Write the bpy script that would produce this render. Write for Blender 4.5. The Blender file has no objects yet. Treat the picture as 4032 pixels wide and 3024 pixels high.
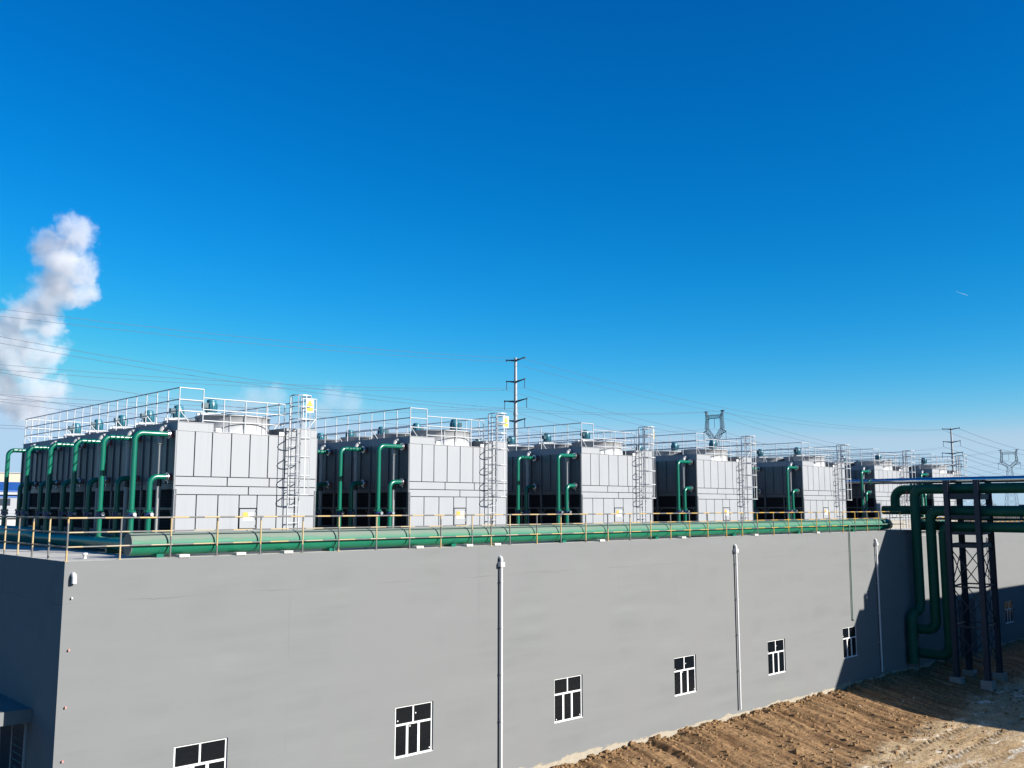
import bpy, math, random
import numpy as np
from mathutils import Vector
random.seed(7)
scene = bpy.context.scene
COL = scene.collection
PI = math.pi
R = math.radians

# ------------------------------------------------------------------ mesh helper
class MB:
    """collects shapes and links them as one mesh object"""
    def __init__(s):
        s.v = []; s.f = []; s.sm = []; s.mi = []; s.cur = 0
    def add(s, vs, fs, smooth=False):
        b = len(s.v); s.v += [tuple(map(float, q)) for q in vs]
        for f in fs:
            s.f.append(tuple(b + i for i in f)); s.sm.append(smooth); s.mi.append(s.cur)
        return s
    def box(s, x0, y0, z0, x1, y1, z1):
        vs = [(x0,y0,z0),(x1,y0,z0),(x1,y1,z0),(x0,y1,z0),(x0,y0,z1),(x1,y0,z1),(x1,y1,z1),(x0,y1,z1)]
        return s.add(vs, [(0,3,2,1),(4,5,6,7),(0,1,5,4),(1,2,6,5),(2,3,7,6),(3,0,4,7)])
    def bar(s, p, q, w, h=None, up=(0,0,1)):
        h = w if h is None else h
        p = Vector(p); q = Vector(q); d = (q - p).normalized(); u = Vector(up)
        if abs(d.dot(u)) > 0.98: u = Vector((0,1,0))
        a = d.cross(u).normalized() * (w/2); b = a.cross(d).normalized() * (h/2)
        vs = [p-a-b, p+a-b, p+a+b, p-a+b, q-a-b, q+a-b, q+a+b, q-a+b]
        return s.add(vs, [(0,3,2,1),(4,5,6,7),(0,1,5,4),(1,2,6,5),(2,3,7,6),(3,0,4,7)])
    def tube(s, pts, r, n=10, caps=True, closed=False):
        P = [Vector(p) for p in pts]; m = len(P)
        rr = r if isinstance(r, (list, tuple)) else [r]*m
        T = []
        for i in range(m):
            a = P[i-1] if (i > 0 or closed) else P[i]; b = P[(i+1) % m] if (i < m-1 or closed) else P[i]
            T.append((b - a).normalized())
        u = Vector((0,0,1)) if abs(T[0].z) < 0.9 else Vector((0,1,0))
        N = (u - T[0]*u.dot(T[0])).normalized()
        vs = []
        for i in range(m):
            N = (N - T[i]*N.dot(T[i])).normalized(); B = T[i].cross(N)
            for k in range(n):
                a = 2*PI*k/n
                vs.append(P[i] + (N*math.cos(a) + B*math.sin(a))*rr[i])
        fs = []
        for i in range(m if closed else m-1):
            j = (i+1) % m
            for k in range(n):
                l = (k+1) % n
                fs.append((i*n+k, i*n+l, j*n+l, j*n+k))
        s.add(vs, fs, True)
        if caps and not closed:
            s.add(vs[:n], [tuple(range(n))[::-1]]); s.add(vs[-n:], [tuple(range(n))])
        return s
    def cyl(s, p, q, r, n=16): return s.tube([p, q], r, n)
    def lathe(s, c, prof, n=32, smooth=True, cap=False):
        vs = []
        for (r, z) in prof:
            for k in range(n):
                a = 2*PI*k/n; vs.append((c[0]+r*math.cos(a), c[1]+r*math.sin(a), c[2]+z))
        fs = []
        for i in range(len(prof)-1):
            for k in range(n):
                l = (k+1) % n; fs.append((i*n+k, i*n+l, (i+1)*n+l, (i+1)*n+k))
        s.add(vs, fs, smooth)
        if cap: s.add(vs[-n:], [tuple(range(n))])
        return s
    def blob(s, c, r, seed=0, sq=(1,1,1), n=6):
        rnd = random.Random(seed); vs = []; fs = []
        m = n//2+1
        for i in range(m+1):
            t = PI*i/m
            for k in range(n):
                a = 2*PI*k/n; rr = r*rnd.uniform(.65, 1.2)
                vs.append((c[0]+rr*math.sin(t)*math.cos(a)*sq[0], c[1]+rr*math.sin(t)*math.sin(a)*sq[1], c[2]+rr*math.cos(t)*sq[2]))
        for i in range(m):
            for k in range(n):
                l = (k+1) % n; fs.append((i*n+k, (i+1)*n+k, (i+1)*n+l, i*n+l))
        return s.add(vs, fs)
    def mesh(s, name, mats):
        me = bpy.data.meshes.new(name); me.from_pydata(s.v, [], s.f)
        me.polygons.foreach_set('use_smooth', s.sm)
        mats = mats if isinstance(mats, (list, tuple)) else [mats]
        for m in mats: me.materials.append(m)
        if len(mats) > 1: me.polygons.foreach_set('material_index', s.mi)
        me.update(); return me
    def build(s, name, mats, parent=None, loc=None):
        o = bpy.data.objects.new(name, s.mesh(name, mats)); COL.objects.link(o)
        if parent: o.parent = parent
        if loc: o.location = loc
        return o

def rounded(pts, rad, seg=6):
    P = [Vector(p) for p in pts]; out = [P[0]]
    for i in range(1, len(P)-1):
        a = (P[i-1]-P[i]); b = (P[i+1]-P[i]); la, lb = a.length, b.length; a.normalize(); b.normalize()
        ang = a.angle(b); d = min(rad/math.tan(ang/2), la*.98, lb*.98); r = d*math.tan(ang/2)
        c = P[i] + (a+b).normalized()*(r/math.sin(ang/2)); s0 = P[i]+a*d-c; s1 = P[i]+b*d-c; th = s0.angle(s1)
        for k in range(seg+1):
            t = k/seg
            out.append(c + (s0*math.sin((1-t)*th) + s1*math.sin(t*th))/math.sin(th))
    out.append(P[-1]); return out

def tag(o, label=None, cat=None, group=None, kind=None):
    if label: o['label'] = label
    if cat: o['category'] = cat
    if group: o['group'] = group
    if kind: o['kind'] = kind
    return o
def empty(name, loc, label=None, cat=None, group=None):
    o = bpy.data.objects.new(name, None); COL.objects.link(o); o.location = loc; o.empty_display_size = .3
    return tag(o, label, cat, group)
def copy_tree(o, parent=None):
    c = o.copy(); COL.objects.link(c)
    if parent: c.parent = parent
    for ch in list(o.children): copy_tree(ch, c)
    return c
ORD = ['first', 'second', 'third', 'fourth', 'fifth', 'sixth', 'seventh', 'eighth', 'ninth', 'tenth']

# ------------------------------------------------------------------ materials
def lin(c):
    return tuple(((x/255)/12.92 if x/255 <= .04045 else ((x/255+.055)/1.055)**2.4) for x in c)
class NT:
    def __init__(s, name):
        s.m = bpy.data.materials.new(name); s.m.use_nodes = True
        s.t = s.m.node_tree; s.b = s.t.nodes['Principled BSDF']
    def n(s, typ, **k):
        nd = s.t.nodes.new(typ)
        for a, v in k.items(): setattr(nd, a, v)
        return nd
    def l(s, a, b): s.t.links.new(a, b)
    def geo(s): return s.n('ShaderNodeNewGeometry')
    def pos(s, scale=(1,1,1), obj=False):
        src = s.n('ShaderNodeTexCoord').outputs['Object'] if obj else s.geo().outputs['Position']
        m = s.n('ShaderNodeMapping'); m.inputs['Scale'].default_value = scale
        s.l(src, m.inputs['Vector']); return m.outputs['Vector']
    def noise(s, vec, scale=1, detail=4, rough=.55, dist=0):
        nd = s.n('ShaderNodeTexNoise'); s.l(vec, nd.inputs['Vector'])
        nd.inputs['Scale'].default_value = scale; nd.inputs['Detail'].default_value = detail
        nd.inputs['Roughness'].default_value = rough; nd.inputs['Distortion'].default_value = dist
        return nd.outputs['Fac']
    def ramp(s, fac, stops):
        nd = s.n('ShaderNodeValToRGB'); e = nd.color_ramp.elements
        while len(e) < len(stops): e.new(.5)
        for el, (p, c) in zip(e, stops):
            el.position = p; el.color = (c, c, c, 1) if isinstance(c, (int, float)) else (*c, 1)
        s.l(fac, nd.inputs['Fac']); return nd.outputs['Color']
    def mix(s, fac, a, b, blend='MIX'):
        nd = s.n('ShaderNodeMix', data_type='RGBA', blend_type=blend)
        for sock, v in ((0, fac), (6, a), (7, b)):
            if hasattr(v, 'is_linked') or hasattr(v, 'links'): s.l(v, nd.inputs[sock])
            elif sock == 0: nd.inputs[0].default_value = v
            else: nd.inputs[sock].default_value = (*v, 1) if len(v) == 3 else v
        return nd.outputs[2]
    def math(s, op, a, b=None, clamp=False):
        nd = s.n('ShaderNodeMath', operation=op, use_clamp=clamp)
        for i, v in enumerate((a, b)):
            if v is None: continue
            if isinstance(v, (int, float)): nd.inputs[i].default_value = v
            else: s.l(v, nd.inputs[i])
        return nd.outputs[0]
    def sep(s, vec):
        nd = s.n('ShaderNodeSeparateXYZ'); s.l(vec, nd.inputs[0]); return nd.outputs
    def set(s, base=None, rough=None, metal=None, spec=None, bump=None, bstr=.2, bdist=.02):
        for k, v in (('Base Color', base), ('Roughness', rough), ('Metallic', metal), ('Specular IOR Level', spec)):
            if v is None: continue
            if isinstance(v, (int, float)): s.b.inputs[k].default_value = v
            elif isinstance(v, tuple): s.b.inputs[k].default_value = (*v, 1)
            else: s.l(v, s.b.inputs[k])
        if bump is not None:
            nd = s.n('ShaderNodeBump'); nd.inputs['Strength'].default_value = bstr; nd.inputs['Distance'].default_value = bdist
            s.l(bump, nd.inputs['Height']); s.l(nd.outputs[0], s.b.inputs['Normal'])
        return s.m
def scalec(c, k): return tuple(min(1, x*k) for x in c)
def simple(name, c, rough=.5, metal=0, spec=.5, var=.12, sc=3, obj=False, bump=0):
    t = NT(name); f = t.noise(t.pos(obj=obj), sc, 5)
    col = t.mix(f, scalec(c, 1-var), scalec(c, 1+var))
    return t.set(col, rough, metal, spec, f if bump else None, bump)

M = {}
# grey painted wall: long horizontal roller marks, cloudy patches, thin cracks, bare plaster at the foot
t = NT('wall_paint')
g = (.154, .160, .158)
f1 = t.noise(t.pos((.10, 1, .9)), 1.6, 5, .6); f2 = t.noise(t.pos((1, 1, .35)), .5, 4, .5); f3 = t.noise(t.pos(), 38, 2, .5)
c = t.mix(t.ramp(f1, [(.36, 0), (.66, 1)]), scalec(g, .925), scalec(g, 1.06))
c = t.mix(t.ramp(f2, [(.38, 0), (.62, 1)]), c, (.156, .159, .159))
c = t.mix(t.ramp(f3, [(.3, 0), (.7, 1)]), c, t.mix(1, c, (.93, .93, .93), 'MULTIPLY'))
P = t.sep(t.geo().outputs['Position'])
# board joints under the render, faint and wandering
jn = t.noise(t.pos((.3, .3, .3)), 2.2, 3)
def joint(coord, period, off, wob):
    q = t.math('ADD', coord, t.math('MULTIPLY', t.math('SUBTRACT', jn, .5), wob))
    q = t.math('PINGPONG', t.math('ADD', q, off), period/2)
    return t.math('LESS_THAN', q, .013)
jm = t.math('MULTIPLY', joint(P[0], 8.2, 1.15, .10), t.ramp(t.noise(t.pos((.6, 1, .25)), 1.1, 2), [(.46, 0), (.62, .55)]))
jz = t.math('MULTIPLY', t.math('LESS_THAN', t.math('ABSOLUTE', t.math('ADD', P[2], t.math('ADD', 1.15, t.math('MULTIPLY', t.math('SUBTRACT', jn, .5), .25)))), .014), t.ramp(t.noise(t.pos((.35, 1, 1)), .8, 2), [(.45, 0), (.6, .55)]))
c = t.mix(t.math('MAXIMUM', jm, jz), c, (.095, .095, .095))
# vertical runs near the foot and bare plaster along the ground
edge = t.math('ADD', t.math('SUBTRACT', -8.62, P[2]), t.math('MULTIPLY', t.math('SUBTRACT', t.noise(t.pos((.55, 1, 1.2)), 1.6, 5, .62), .5), .75))
bare = t.ramp(edge, [(.0, 0), (.035, 1)])
plaster = t.mix(t.noise(t.pos((1, 1, 2)), 4, 5, .65), (.17, .15, .12), (.40, .345, .26))
c = t.mix(bare, c, plaster)
line = t.ramp(edge, [(-.0, 0), (.0, 0), (.02, .0), (.03, .6), (.05, 0)])
c = t.mix(t.math('MULTIPLY', line, t.ramp(t.noise(t.pos(), 2.4, 3), [(.45, 0), (.55, 1)])), c, (.10, .085, .07))
spl = t.math('MULTIPLY', t.ramp(t.noise(t.pos((2.6, 1, .9)), 2.2, 2, .5), [(.735, 0), (.745, 1)]), t.ramp(t.math('ADD', P[2], 8.7), [(.0, 1), (.7, 0)]))
c = t.mix(spl, c, (.42, .40, .37))
M['wall'] = t.set(c, .85, 0, .3, f3, .06, .01)

t = NT('roof_concrete'); f = t.noise(t.pos(), 1.4, 6, .62)
c = t.mix(t.ramp(f, [(.3, 0), (.7, 1)]), (.36, .345, .31), (.54, .52, .475))
M['deck'] = t.set(c, .9, 0, .3, t.noise(t.pos(), 22, 3), .15, .01)
M['block'] = simple('cast_concrete', (.50, .48, .44), .9, var=.2, sc=9, bump=.2)
M['footing'] = simple('grey_footing', (.25, .235, .21), .9, var=.2, sc=6, bump=.2)

# galvanised cladding: fine vertical brushed grain and faint cloudy patches
t = NT('galvanised_cladding')
fa = t.noise(t.pos((9, 9, .12)), 3, 3, .5); fb = t.noise(t.pos(), .9, 4, .55); fc = t.noise(t.pos((2.2, 2.2, .16)), 1.6, 4, .6)
c = t.mix(t.ramp(fa, [(.3, 0), (.7, 1)]), (.238, .248, .261), (.258, .268, .281))
c = t.mix(t.ramp(fb, [(.35, 0), (.68, .7)]), c, (.274, .282, .293))
c = t.mix(t.ramp(fc, [(.60, 0), (.74, .16)]), c, (.165, .170, .176))
M['clad'] = t.set(c, t.ramp(fb, [(.3, .56), (.7, .68)]), .05, .35, fa, .04, .004)
t = NT('shade_darkened_cladding'); fa = t.noise(t.pos((9, 9, .15), True), 3, 3, .5); fb = t.noise(t.pos(obj=True), .6, 4)  # same sheet as the ends, with shade darkened into its colour
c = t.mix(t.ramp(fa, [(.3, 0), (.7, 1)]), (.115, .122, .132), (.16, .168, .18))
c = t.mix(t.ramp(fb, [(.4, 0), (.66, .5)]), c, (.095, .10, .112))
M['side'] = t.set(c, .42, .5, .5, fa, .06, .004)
M['galv'] = simple('galvanised_tube', (.40, .41, .42), .45, .15, .5, .08, 4, True)
M['galvdull'] = simple('weathered_galvanised', (.25, .255, .26), .5, .3, .5, .15, 2, True)
M['dark'] = simple('black_fill', (.010, .011, .012), .9, 0, .1, .3, 6, True)
M['seam'] = simple('seam_backing', (.016, .016, .022), .8, 0, .2, .1, 3, True)
M['fan'] = simple('fan_cylinder_sheet', (.42, .427, .435), .5, .1, .5, .08, 2, True)
t = NT('green_paint'); f = t.noise(t.pos(obj=True), 5, 5); f2 = t.noise(t.pos((1, 1, .4), True), 2, 4)
c = t.mix(f, (.002, .096, .060), (.003, .122, .076)); c = t.mix(t.ramp(f2, [(.58, 0), (.75, .22)]), c, (.06, .13, .095))
M['green'] = t.set(c, .26, 0, .5, f, .03, .004)
t = NT('matt_shade_darkened_green'); f = t.noise(t.pos(), 3, 5)  # pipe green darkened in the colour to deepen the shade on the rack
M['greenshade'] = t.set(t.mix(f, (.002, .062, .038), (.003, .085, .052)), .6, 0, .25, f, .05, .005)
# long header: green paint below, wind-blown dust lying on the upward side
t = NT('dusty_green_paint'); gm = t.geo(); nz = t.sep(gm.outputs['Normal'])[2]
f = t.noise(t.pos((.8, 1, 1)), 3.2, 6, .66); fs = t.noise(t.pos((1, 2.2, 2.2)), 17, 4, .7)
c = t.mix(f, (.002, .118, .062), (.005, .155, .083))
scu = t.ramp(fs, [(.52, 0), (.68, .38)]); c = t.mix(scu, c, (.075, .165, .115))
du = t.math('ADD', nz, t.math('MULTIPLY', t.math('SUBTRACT', t.noise(t.pos((.5, 1, 1)), 4, 5, .65), .5), .55))
xf = t.ramp(t.math('MULTIPLY', P[0] if False else t.sep(t.geo().outputs['Position'])[0], .02), [(.15, 1), (.75, .45)])
dust = t.math('MULTIPLY', t.ramp(du, [(.12, 0), (.50, .86)]), xf)
c = t.mix(dust, c, (.165, .182, .155))
M['dustgreen'] = t.set(c, t.mix(dust, (.5,)*3, (.95,)*3), 0, .3, fs, .08, .006)
M['valve'] = simple('valve_enamel', (.012, .035, .11), .3, 0, .5, .2, 5, True)
M['steel'] = simple('bright_steel', (.62, .62, .62), .25, .9, .5, .1, 6, True)
M['red'] = simple('red_handle', (.30, .012, .010), .4, 0, .5, .1, 4, True)
M['pvc'] = simple('white_pvc', (.50, .50, .495), .38, 0, .5, .05, 3, True)
M['greypvc'] = simple('grey_pvc', (.33, .325, .31), .4, 0, .5, .08, 3, True)
M['darkpvc'] = simple('dark_coupling', (.03, .032, .035), .35, 0, .5, .1, 3, True)
# railing paint: faded yellow and grey-black warning bands along each tube
def banded(name, axis, period, off, hi=True):
    t = NT(name); q = t.sep(t.geo().outputs['Position'])[axis]
    oi = t.n('ShaderNodeObjectInfo').outputs['Random']
    w = t.math('ADD', q, t.math('ADD', off, t.math('MULTIPLY', oi, period if axis == 2 else 0)))
    w = t.math('PINGPONG', w, period/2); k = t.math('GREATER_THAN', w, period*.25)
    f = t.noise(t.pos(), 9, 4)
    y = t.mix(f, (.36, .205, .026), (.46, .285, .05)); b = t.mix(f, (.085, .083, .08), (.15, .145, .135))
    fade = t.math('MULTIPLY', t.ramp(t.noise(t.pos(), 1.1, 2), [(.36, .45), (.6, .95)]), t.ramp(t.math('MULTIPLY', t.sep(t.geo().outputs['Position'])[0], .02), [(.40, .9), (.72, .05)])); y0_ = y
    y = t.mix(fade, y, (.36, .29, .175) if hi else (.30, .275, .22))
    return t.set(t.mix(k, b, y), .5, 0, .4)
M['railx'] = banded('warning_band_paint', 0, 1.0, .2)
M['raily'] = banded('warning_band_paint_side', 1, 1.0, .2)
M['railx2'] = banded('worn_lower_rail_paint', 0, 1.3, .5, False); M['raily2'] = banded('worn_lower_side_rail_paint', 1, 1.3, .5, False)
M['postp'] = banded('warning_band_paint_post', 2, 1.5, 0)
M['motor'] = simple('motor_enamel', (.028, .135, .18), .35, 0, .5, .15, 4, True)
M['motordark'] = simple('motor_dark', (.012, .05, .065), .4, 0, .5, .15, 4, True)
M['frame'] = simple('white_window_frame', (.60, .60, .59), .35, 0, .5, .05, 3)
t = NT('dark_glass'); wv = t.noise(t.pos((1.2, 1, 3)), 3.2, 3, .5, 1.0)
M['glass'] = t.set(t.mix(wv, (.003, .004, .006), (.006, .008, .01)), .05, 0, .28, wv, .25, .02)
M['sticker'] = simple('paper_sticker', (.7, .7, .68), .7)
t = NT('mirror_cladding'); f = t.noise(t.pos((3, .5, 3)), 2, 3)
M['silver'] = t.set(t.mix(f, (.50, .52, .55), (.60, .62, .64)), t.ramp(f, [(.3, .13), (.7, .2)]), 1, .5, f, .05, .01)
M['rack'] = simple('dark_rack_paint', (.018, .028, .042), .6, 0, .4, .15, 3)
M['plate_y'] = simple('yellow_placard', (.85, .62, .02), .5, var=.03)
M['plate_o'] = simple('orange_placard', (.62, .30, .03), .5, var=.03)
M['plate_w'] = simple('white_placard', (.62, .62, .61), .45, var=.03)
M['ink'] = simple('black_ink', (.015, .015, .015), .6)
M['redribbon'] = simple('red_ribbon', (.42, .02, .035), .6)
M['cream'] = simple('cream_sheet', (.36, .32, .24), .7, var=.05)
M['blue'] = simple('blue_roof_sheet', (.006, .075, .30), .5, var=.08, sc=1)
M['paleg'] = simple('pale_grey_sheet', (.24, .25, .27), .6, var=.1, sc=.6)
M['bwhite'] = simple('white_sheet', (.38, .38, .385), .6, var=.08, sc=.5)
M['darkwin'] = simple('dark_window_band', (.02, .03, .045), .2)
M['pole'] = simple('pole_steel', (.27, .28, .29), .5, .3, var=.05)
M['lattice'] = simple('lattice_steel', (.06, .072, .095), .5, .3, var=.1)
M['cable'] = simple('conductor', (.06, .085, .13), .6)
M['insul'] = simple('insulator', (.03, .07, .13), .3)
M['bark'] = simple('bare_bark', (.12, .095, .08), .9, var=.2)
M['twigs'] = simple('winter_twigs', (.135, .12, .115), .9, var=.2)
M['contrail'] = simple('ice_trail', (.8, .8, .8), .9)

# ------------------------------------------------------------------ measured layout
TX = [4.00, 13.487, 23.502, 32.543, 43.376, 52.77, 61.96]
Y0 = 2.16
DECK2 = -.43
POSTX = [1.52, 3.01, 4.49, 5.97, 7.51, 8.91, 10.47, 11.93, 13.39, 14.94, 15.92, 16.93, 18.45, 19.87, 21.42, 22.87, 24.4, 25.88, 27.39, 28.88, 30.38, 31.99, 33.43, 34.85, 36.43, 37.95, 39.33, 40.98, 42.49, 44.06, 45.56, 47.1, 48.68, 50.21, 51.66]

# ------------------------------------------------------------------ ground
def gz(x, y):
    """yard level: falls away from the wall, lower lane at the front"""
    k = np.clip(-y/6.5, 0, 1); z = -8.86 - .50*k*k*(3-2*k)
    return z
nx, ny = 640, 300
xs = np.linspace(10, 78, nx); ys = np.linspace(-19.0, .12, ny)
X, Y = np.meshgrid(xs, ys)
rng = np.random.default_rng(3)
def vnoise(u, v, seed):
    r = np.random.default_rng(seed); G = r.random((256, 256))
    iu = np.floor(u).astype(int); iv = np.floor(v).astype(int); fu = u-iu; fv = v-iv
    fu = fu*fu*(3-2*fu); fv = fv*fv*(3-2*fv)
    g = lambda a, b: G[a % 256, b % 256]
    return (g(iu, iv)*(1-fu)+g(iu+1, iv)*fu)*(1-fv)+(g(iu, iv+1)*(1-fu)+g(iu+1, iv+1)*fu)*fv
def fbm(u, v, seed, o=4):
    s = 0; a = .5
    for i in range(o): s = s+a*vnoise(u*2**i, v*2**i, seed+i); a *= .5
    return s
Z = gz(X, Y)
lane = np.clip((-Y-6.2-.8*(fbm(X*.3, Y*.3, 5)-.5)*2-.10*(38-X).clip(-6, 6))/1.6, 0, 1)           # 0 on the graded bank, 1 on the driven lane
rough = 1-lane
A = X-.31*Y                                                                # across the dozer passes
def ridge(u, v, seed, lo): return np.clip(vnoise(u, v, seed)-lo, 0, 1)
row = vnoise(A*.55, Y*.05, 15)                                             # passes with more or fewer crumbs
Z += rough*(.12*(vnoise(A*.9+3, Y*.06, 11)-.5)+.17*(vnoise(A*2.1, Y*.07, 12)-.5)+.13*(vnoise(A*4.6, Y*.13, 13)-.5)+.05*(vnoise(A*9.5, Y*.3, 14)-.5))
Z += rough*(.20*(fbm(X*.7, Y*.7, 20)-.5)+(.10+.55*row)*(.34*np.clip(fbm(A*2.6, Y*1.7, 30, 3)-.5, 0, 1)+.36*np.clip(fbm(A*5.0, Y*3.4, 40, 2)-.42, 0, 1)))
Z += lane*(.05*(fbm(X*.5, Y*.9, 50)-.5)+.03*(fbm(X*2.0, Y*3.5, 60)-.5))
def rut(yc, slope, x0, w, depth, pitch):
    global Z
    c = yc+slope*(X-x0)+.25*(fbm(X*.2, X*0+yc, 70)-.5)
    d = (Y-c)/w; m = np.exp(-d**4)*lane.clip(.15, 1)
    tr = np.abs(((X+1.3*np.abs(d)*w*1.2)/pitch) % 1-.5)*2
    Z = Z-m*depth*.6+m*depth*(tr > .5)*.8*(.5+.5*vnoise(X*.8, Y*.8, 77))
for (yc, sl, w, dp, pt) in [(-7.6, .03, .32, .075, .46), (-9.3, .04, .32, .07, .46), (-10.9, -.05, .28, .06, .40), (-12.6, -.02, .28, .055, .40), (-8.6, .16, .22, .045, .36), (-14.0, .05, .32, .05, .46), (-11.8, .12, .25, .05, .36)]:
    rut(yc, sl, 38, w, dp, pt)
heap = np.exp(-((Y+.2)/.55)**2)*np.clip((X-24)/10, 0, 1)
Z += heap*(.06+.22*(fbm(X*1.1, Y*1.1, 90)-.42))
edgef = np.minimum(np.minimum((X-10)/4, (78-X)/4), (Y+19)/3).clip(0, 1)
Z = -10.2+(Z+10.2)*edgef
idx = np.arange(nx*ny).reshape(ny, nx)
quads = np.stack([idx[:-1, :-1], idx[:-1, 1:], idx[1:, 1:], idx[1:, :-1]], -1).reshape(-1, 4)
me = bpy.data.meshes.new('dirt_yard'); me.from_pydata(np.stack([X, Y, Z], -1).reshape(-1, 3).tolist(), [], quads.tolist())
me.polygons.foreach_set('use_smooth', [True]*len(quads)); me.update()
t = NT('graded_dirt')
P = t.sep(t.geo().outputs['Position'])
n1 = t.noise(t.pos(), .8, 6, .65); n2 = t.noise(t.pos(), 6, 5, .7); cv = t.n('ShaderNodeCombineXYZ'); t.l(t.math('SUBTRACT', P[0], t.math('MULTIPLY', P[1], .31)), cv.inputs[0]); t.l(t.math('MULTIPLY', P[1], .10), cv.inputs[1]); n3 = t.noise(cv.outputs[0], 2.6, 5, .62)
bank = t.mix(t.ramp(n3, [(.33, 0), (.50, .45), (.66, 1)]), (.112, .058, .024), (.37, .230, .113))
bank = t.mix(t.ramp(n2, [(.36, .8), (.50, 0)]), bank, (.085, .045, .021))
ln = t.mix(t.ramp(n1, [(.35, 0), (.65, 1)]), (.33, .22, .11), (.53, .40, .24))
ln = t.mix(t.ramp(n2, [(.38, .55), (.55, 0)]), ln, (.165, .098, .046))
ln = t.mix(t.ramp(t.noise(t.pos((.5, 1.4, 1)), 1.1, 4, .7, .6), [(.54, 0), (.64, .8)]), ln, (.66, .58, .46))
lf = t.math('SUBTRACT', t.math('SUBTRACT', t.math('MULTIPLY', P[1], -1), 6.1), t.math('MULTIPLY', t.math('SUBTRACT', t.noise(t.pos(), .5, 4), .5), 3.2))
lf = t.math('SUBTRACT', lf, t.math('MULTIPLY', t.math('SUBTRACT', 38, P[0]), .10))
col = t.mix(t.ramp(lf, [(0, 0), (.9, 1)]), bank, ln)
t.set(col, .95, 0, .15, n2, .8, .08)
me.materials.append(t.m)
o = bpy.data.objects.new('dirt_ground', me); COL.objects.link(o); tag(o, 'brown graded dirt with tyre ruts at the foot of the grey wall', 'ground', kind='structure')

def ground_at(x, y):
    i = min(max(int((x-10)/68*(nx-1)), 0), nx-1); j = min(max(int((y+19)/19.12*(ny-1)), 0), ny-1)
    return float(Z[j, i])
# loose clods, thousands too many to count: one mass
mb = MB()
for i in range(1500):
    x = random.uniform(17, 60); y = -random.random()**1.2*9.5
    r = random.choice([.03, .04, .05, .06, .08, .10]) * random.uniform(.7, 1.3)
    if random.random() < .02: r *= 1.5
    mb.blob((x, y-.05, ground_at(x, y)+r*.25), r, i, (1.2, 1, .75), 5)
for i in range(420):
    x = random.uniform(19, 50); y = -abs(random.gauss(.12, .22))-.03; r = random.uniform(.03, .11)
    mb.blob((x, y, ground_at(x, y)+r*.3), r, 5000+i, (1.3, 1, .8), 5)
t = NT('clod_soil'); f = t.noise(t.pos(), 7, 4)
t.set(t.mix(f, (.13, .075, .036), (.30, .19, .095)), .95, 0, .15)
tag(mb.build('dirt_clods', t.m), 'loose brown clods and crumbs of soil strewn over the graded bank', 'soil', kind='stuff')
mb = MB()
for i in range(16):
    x = random.uniform(22, 48); y = -random.uniform(.8, 11)
    mb.blob((x, y, ground_at(x, y)+.03), random.uniform(.025, .05), 900+i, (1.3, 1, .6), 5)
tag(mb.build('pale_stones', simple('pale_stone', (.62, .58, .52), .8)), 'scattered small pale stones and scraps lying on the brown dirt', 'stones', kind='stuff')
for k, (x, y, r) in enumerate([(35.9, -6.4, .17), (39.7, -4.9, .15), (34.3, -7.3, .12)]):
    t = MB()
    for q in range(5): t.blob((random.uniform(-.6, .6)*r, random.uniform(-.5, .5)*r, r*.2), r*random.uniform(.45, .8), 70+k*7+q, (1.25, 1, .8), 9)
    t = t.build('dirt_lump', bpy.data.materials['clod_soil'], loc=(x, y, ground_at(x, y)))
    tag(t, ['largest brown lump of earth at the edge of the tyre tracks', 'lump of earth on the bank nearest the shadow line', 'small lump of earth among the tyre ruts'][k], 'earth lump', 'lumps of earth')

me = bpy.data.meshes.new('ground'); s = 9000
me.from_pydata([(-s, -s, -10.3), (s, -s, -10.3), (s, s, -10.3), (-s, s, -10.3)], [], [(0, 1, 2, 3)])
t = NT('winter_plain'); n1 = t.noise(t.pos(), .012, 6, .6); n2 = t.noise(t.pos(), .15, 5, .6)
t.set(t.mix(n2, t.mix(n1, (.10, .078, .05), (.15, .118, .075)), (.10, .085, .065)), .95, 0, .1)
me.materials.append(t.m); o = bpy.data.objects.new('ground', me); COL.objects.link(o)
tag(o, 'flat brown winter plain reaching to the horizon', 'ground', kind='structure')

me = bpy.data.meshes.new('bounce_cut_sheet')  # dark ground out of view, added to cut warm bounce on shaded walls
me.from_pydata([(-160, -140, -10.28), (10.5, -140, -10.28), (10.5, 45, -10.28), (-160, 45, -10.28), (140, -140, -10.28), (140, -18.6, -10.28), (10.5, -18.6, -10.28)], [], [(0, 1, 2, 3), (1, 4, 5, 6)])
me.materials.append(simple('dark_bounce_cut', (.045, .046, .048), .95, 0, .2, .2, .8)); o = bpy.data.objects.new('bounce_cut_sheet', me); COL.objects.link(o)
tag(o, 'unseen dark ground sheet round the near corner, added to cut bounce light', 'yard', kind='structure')

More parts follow.
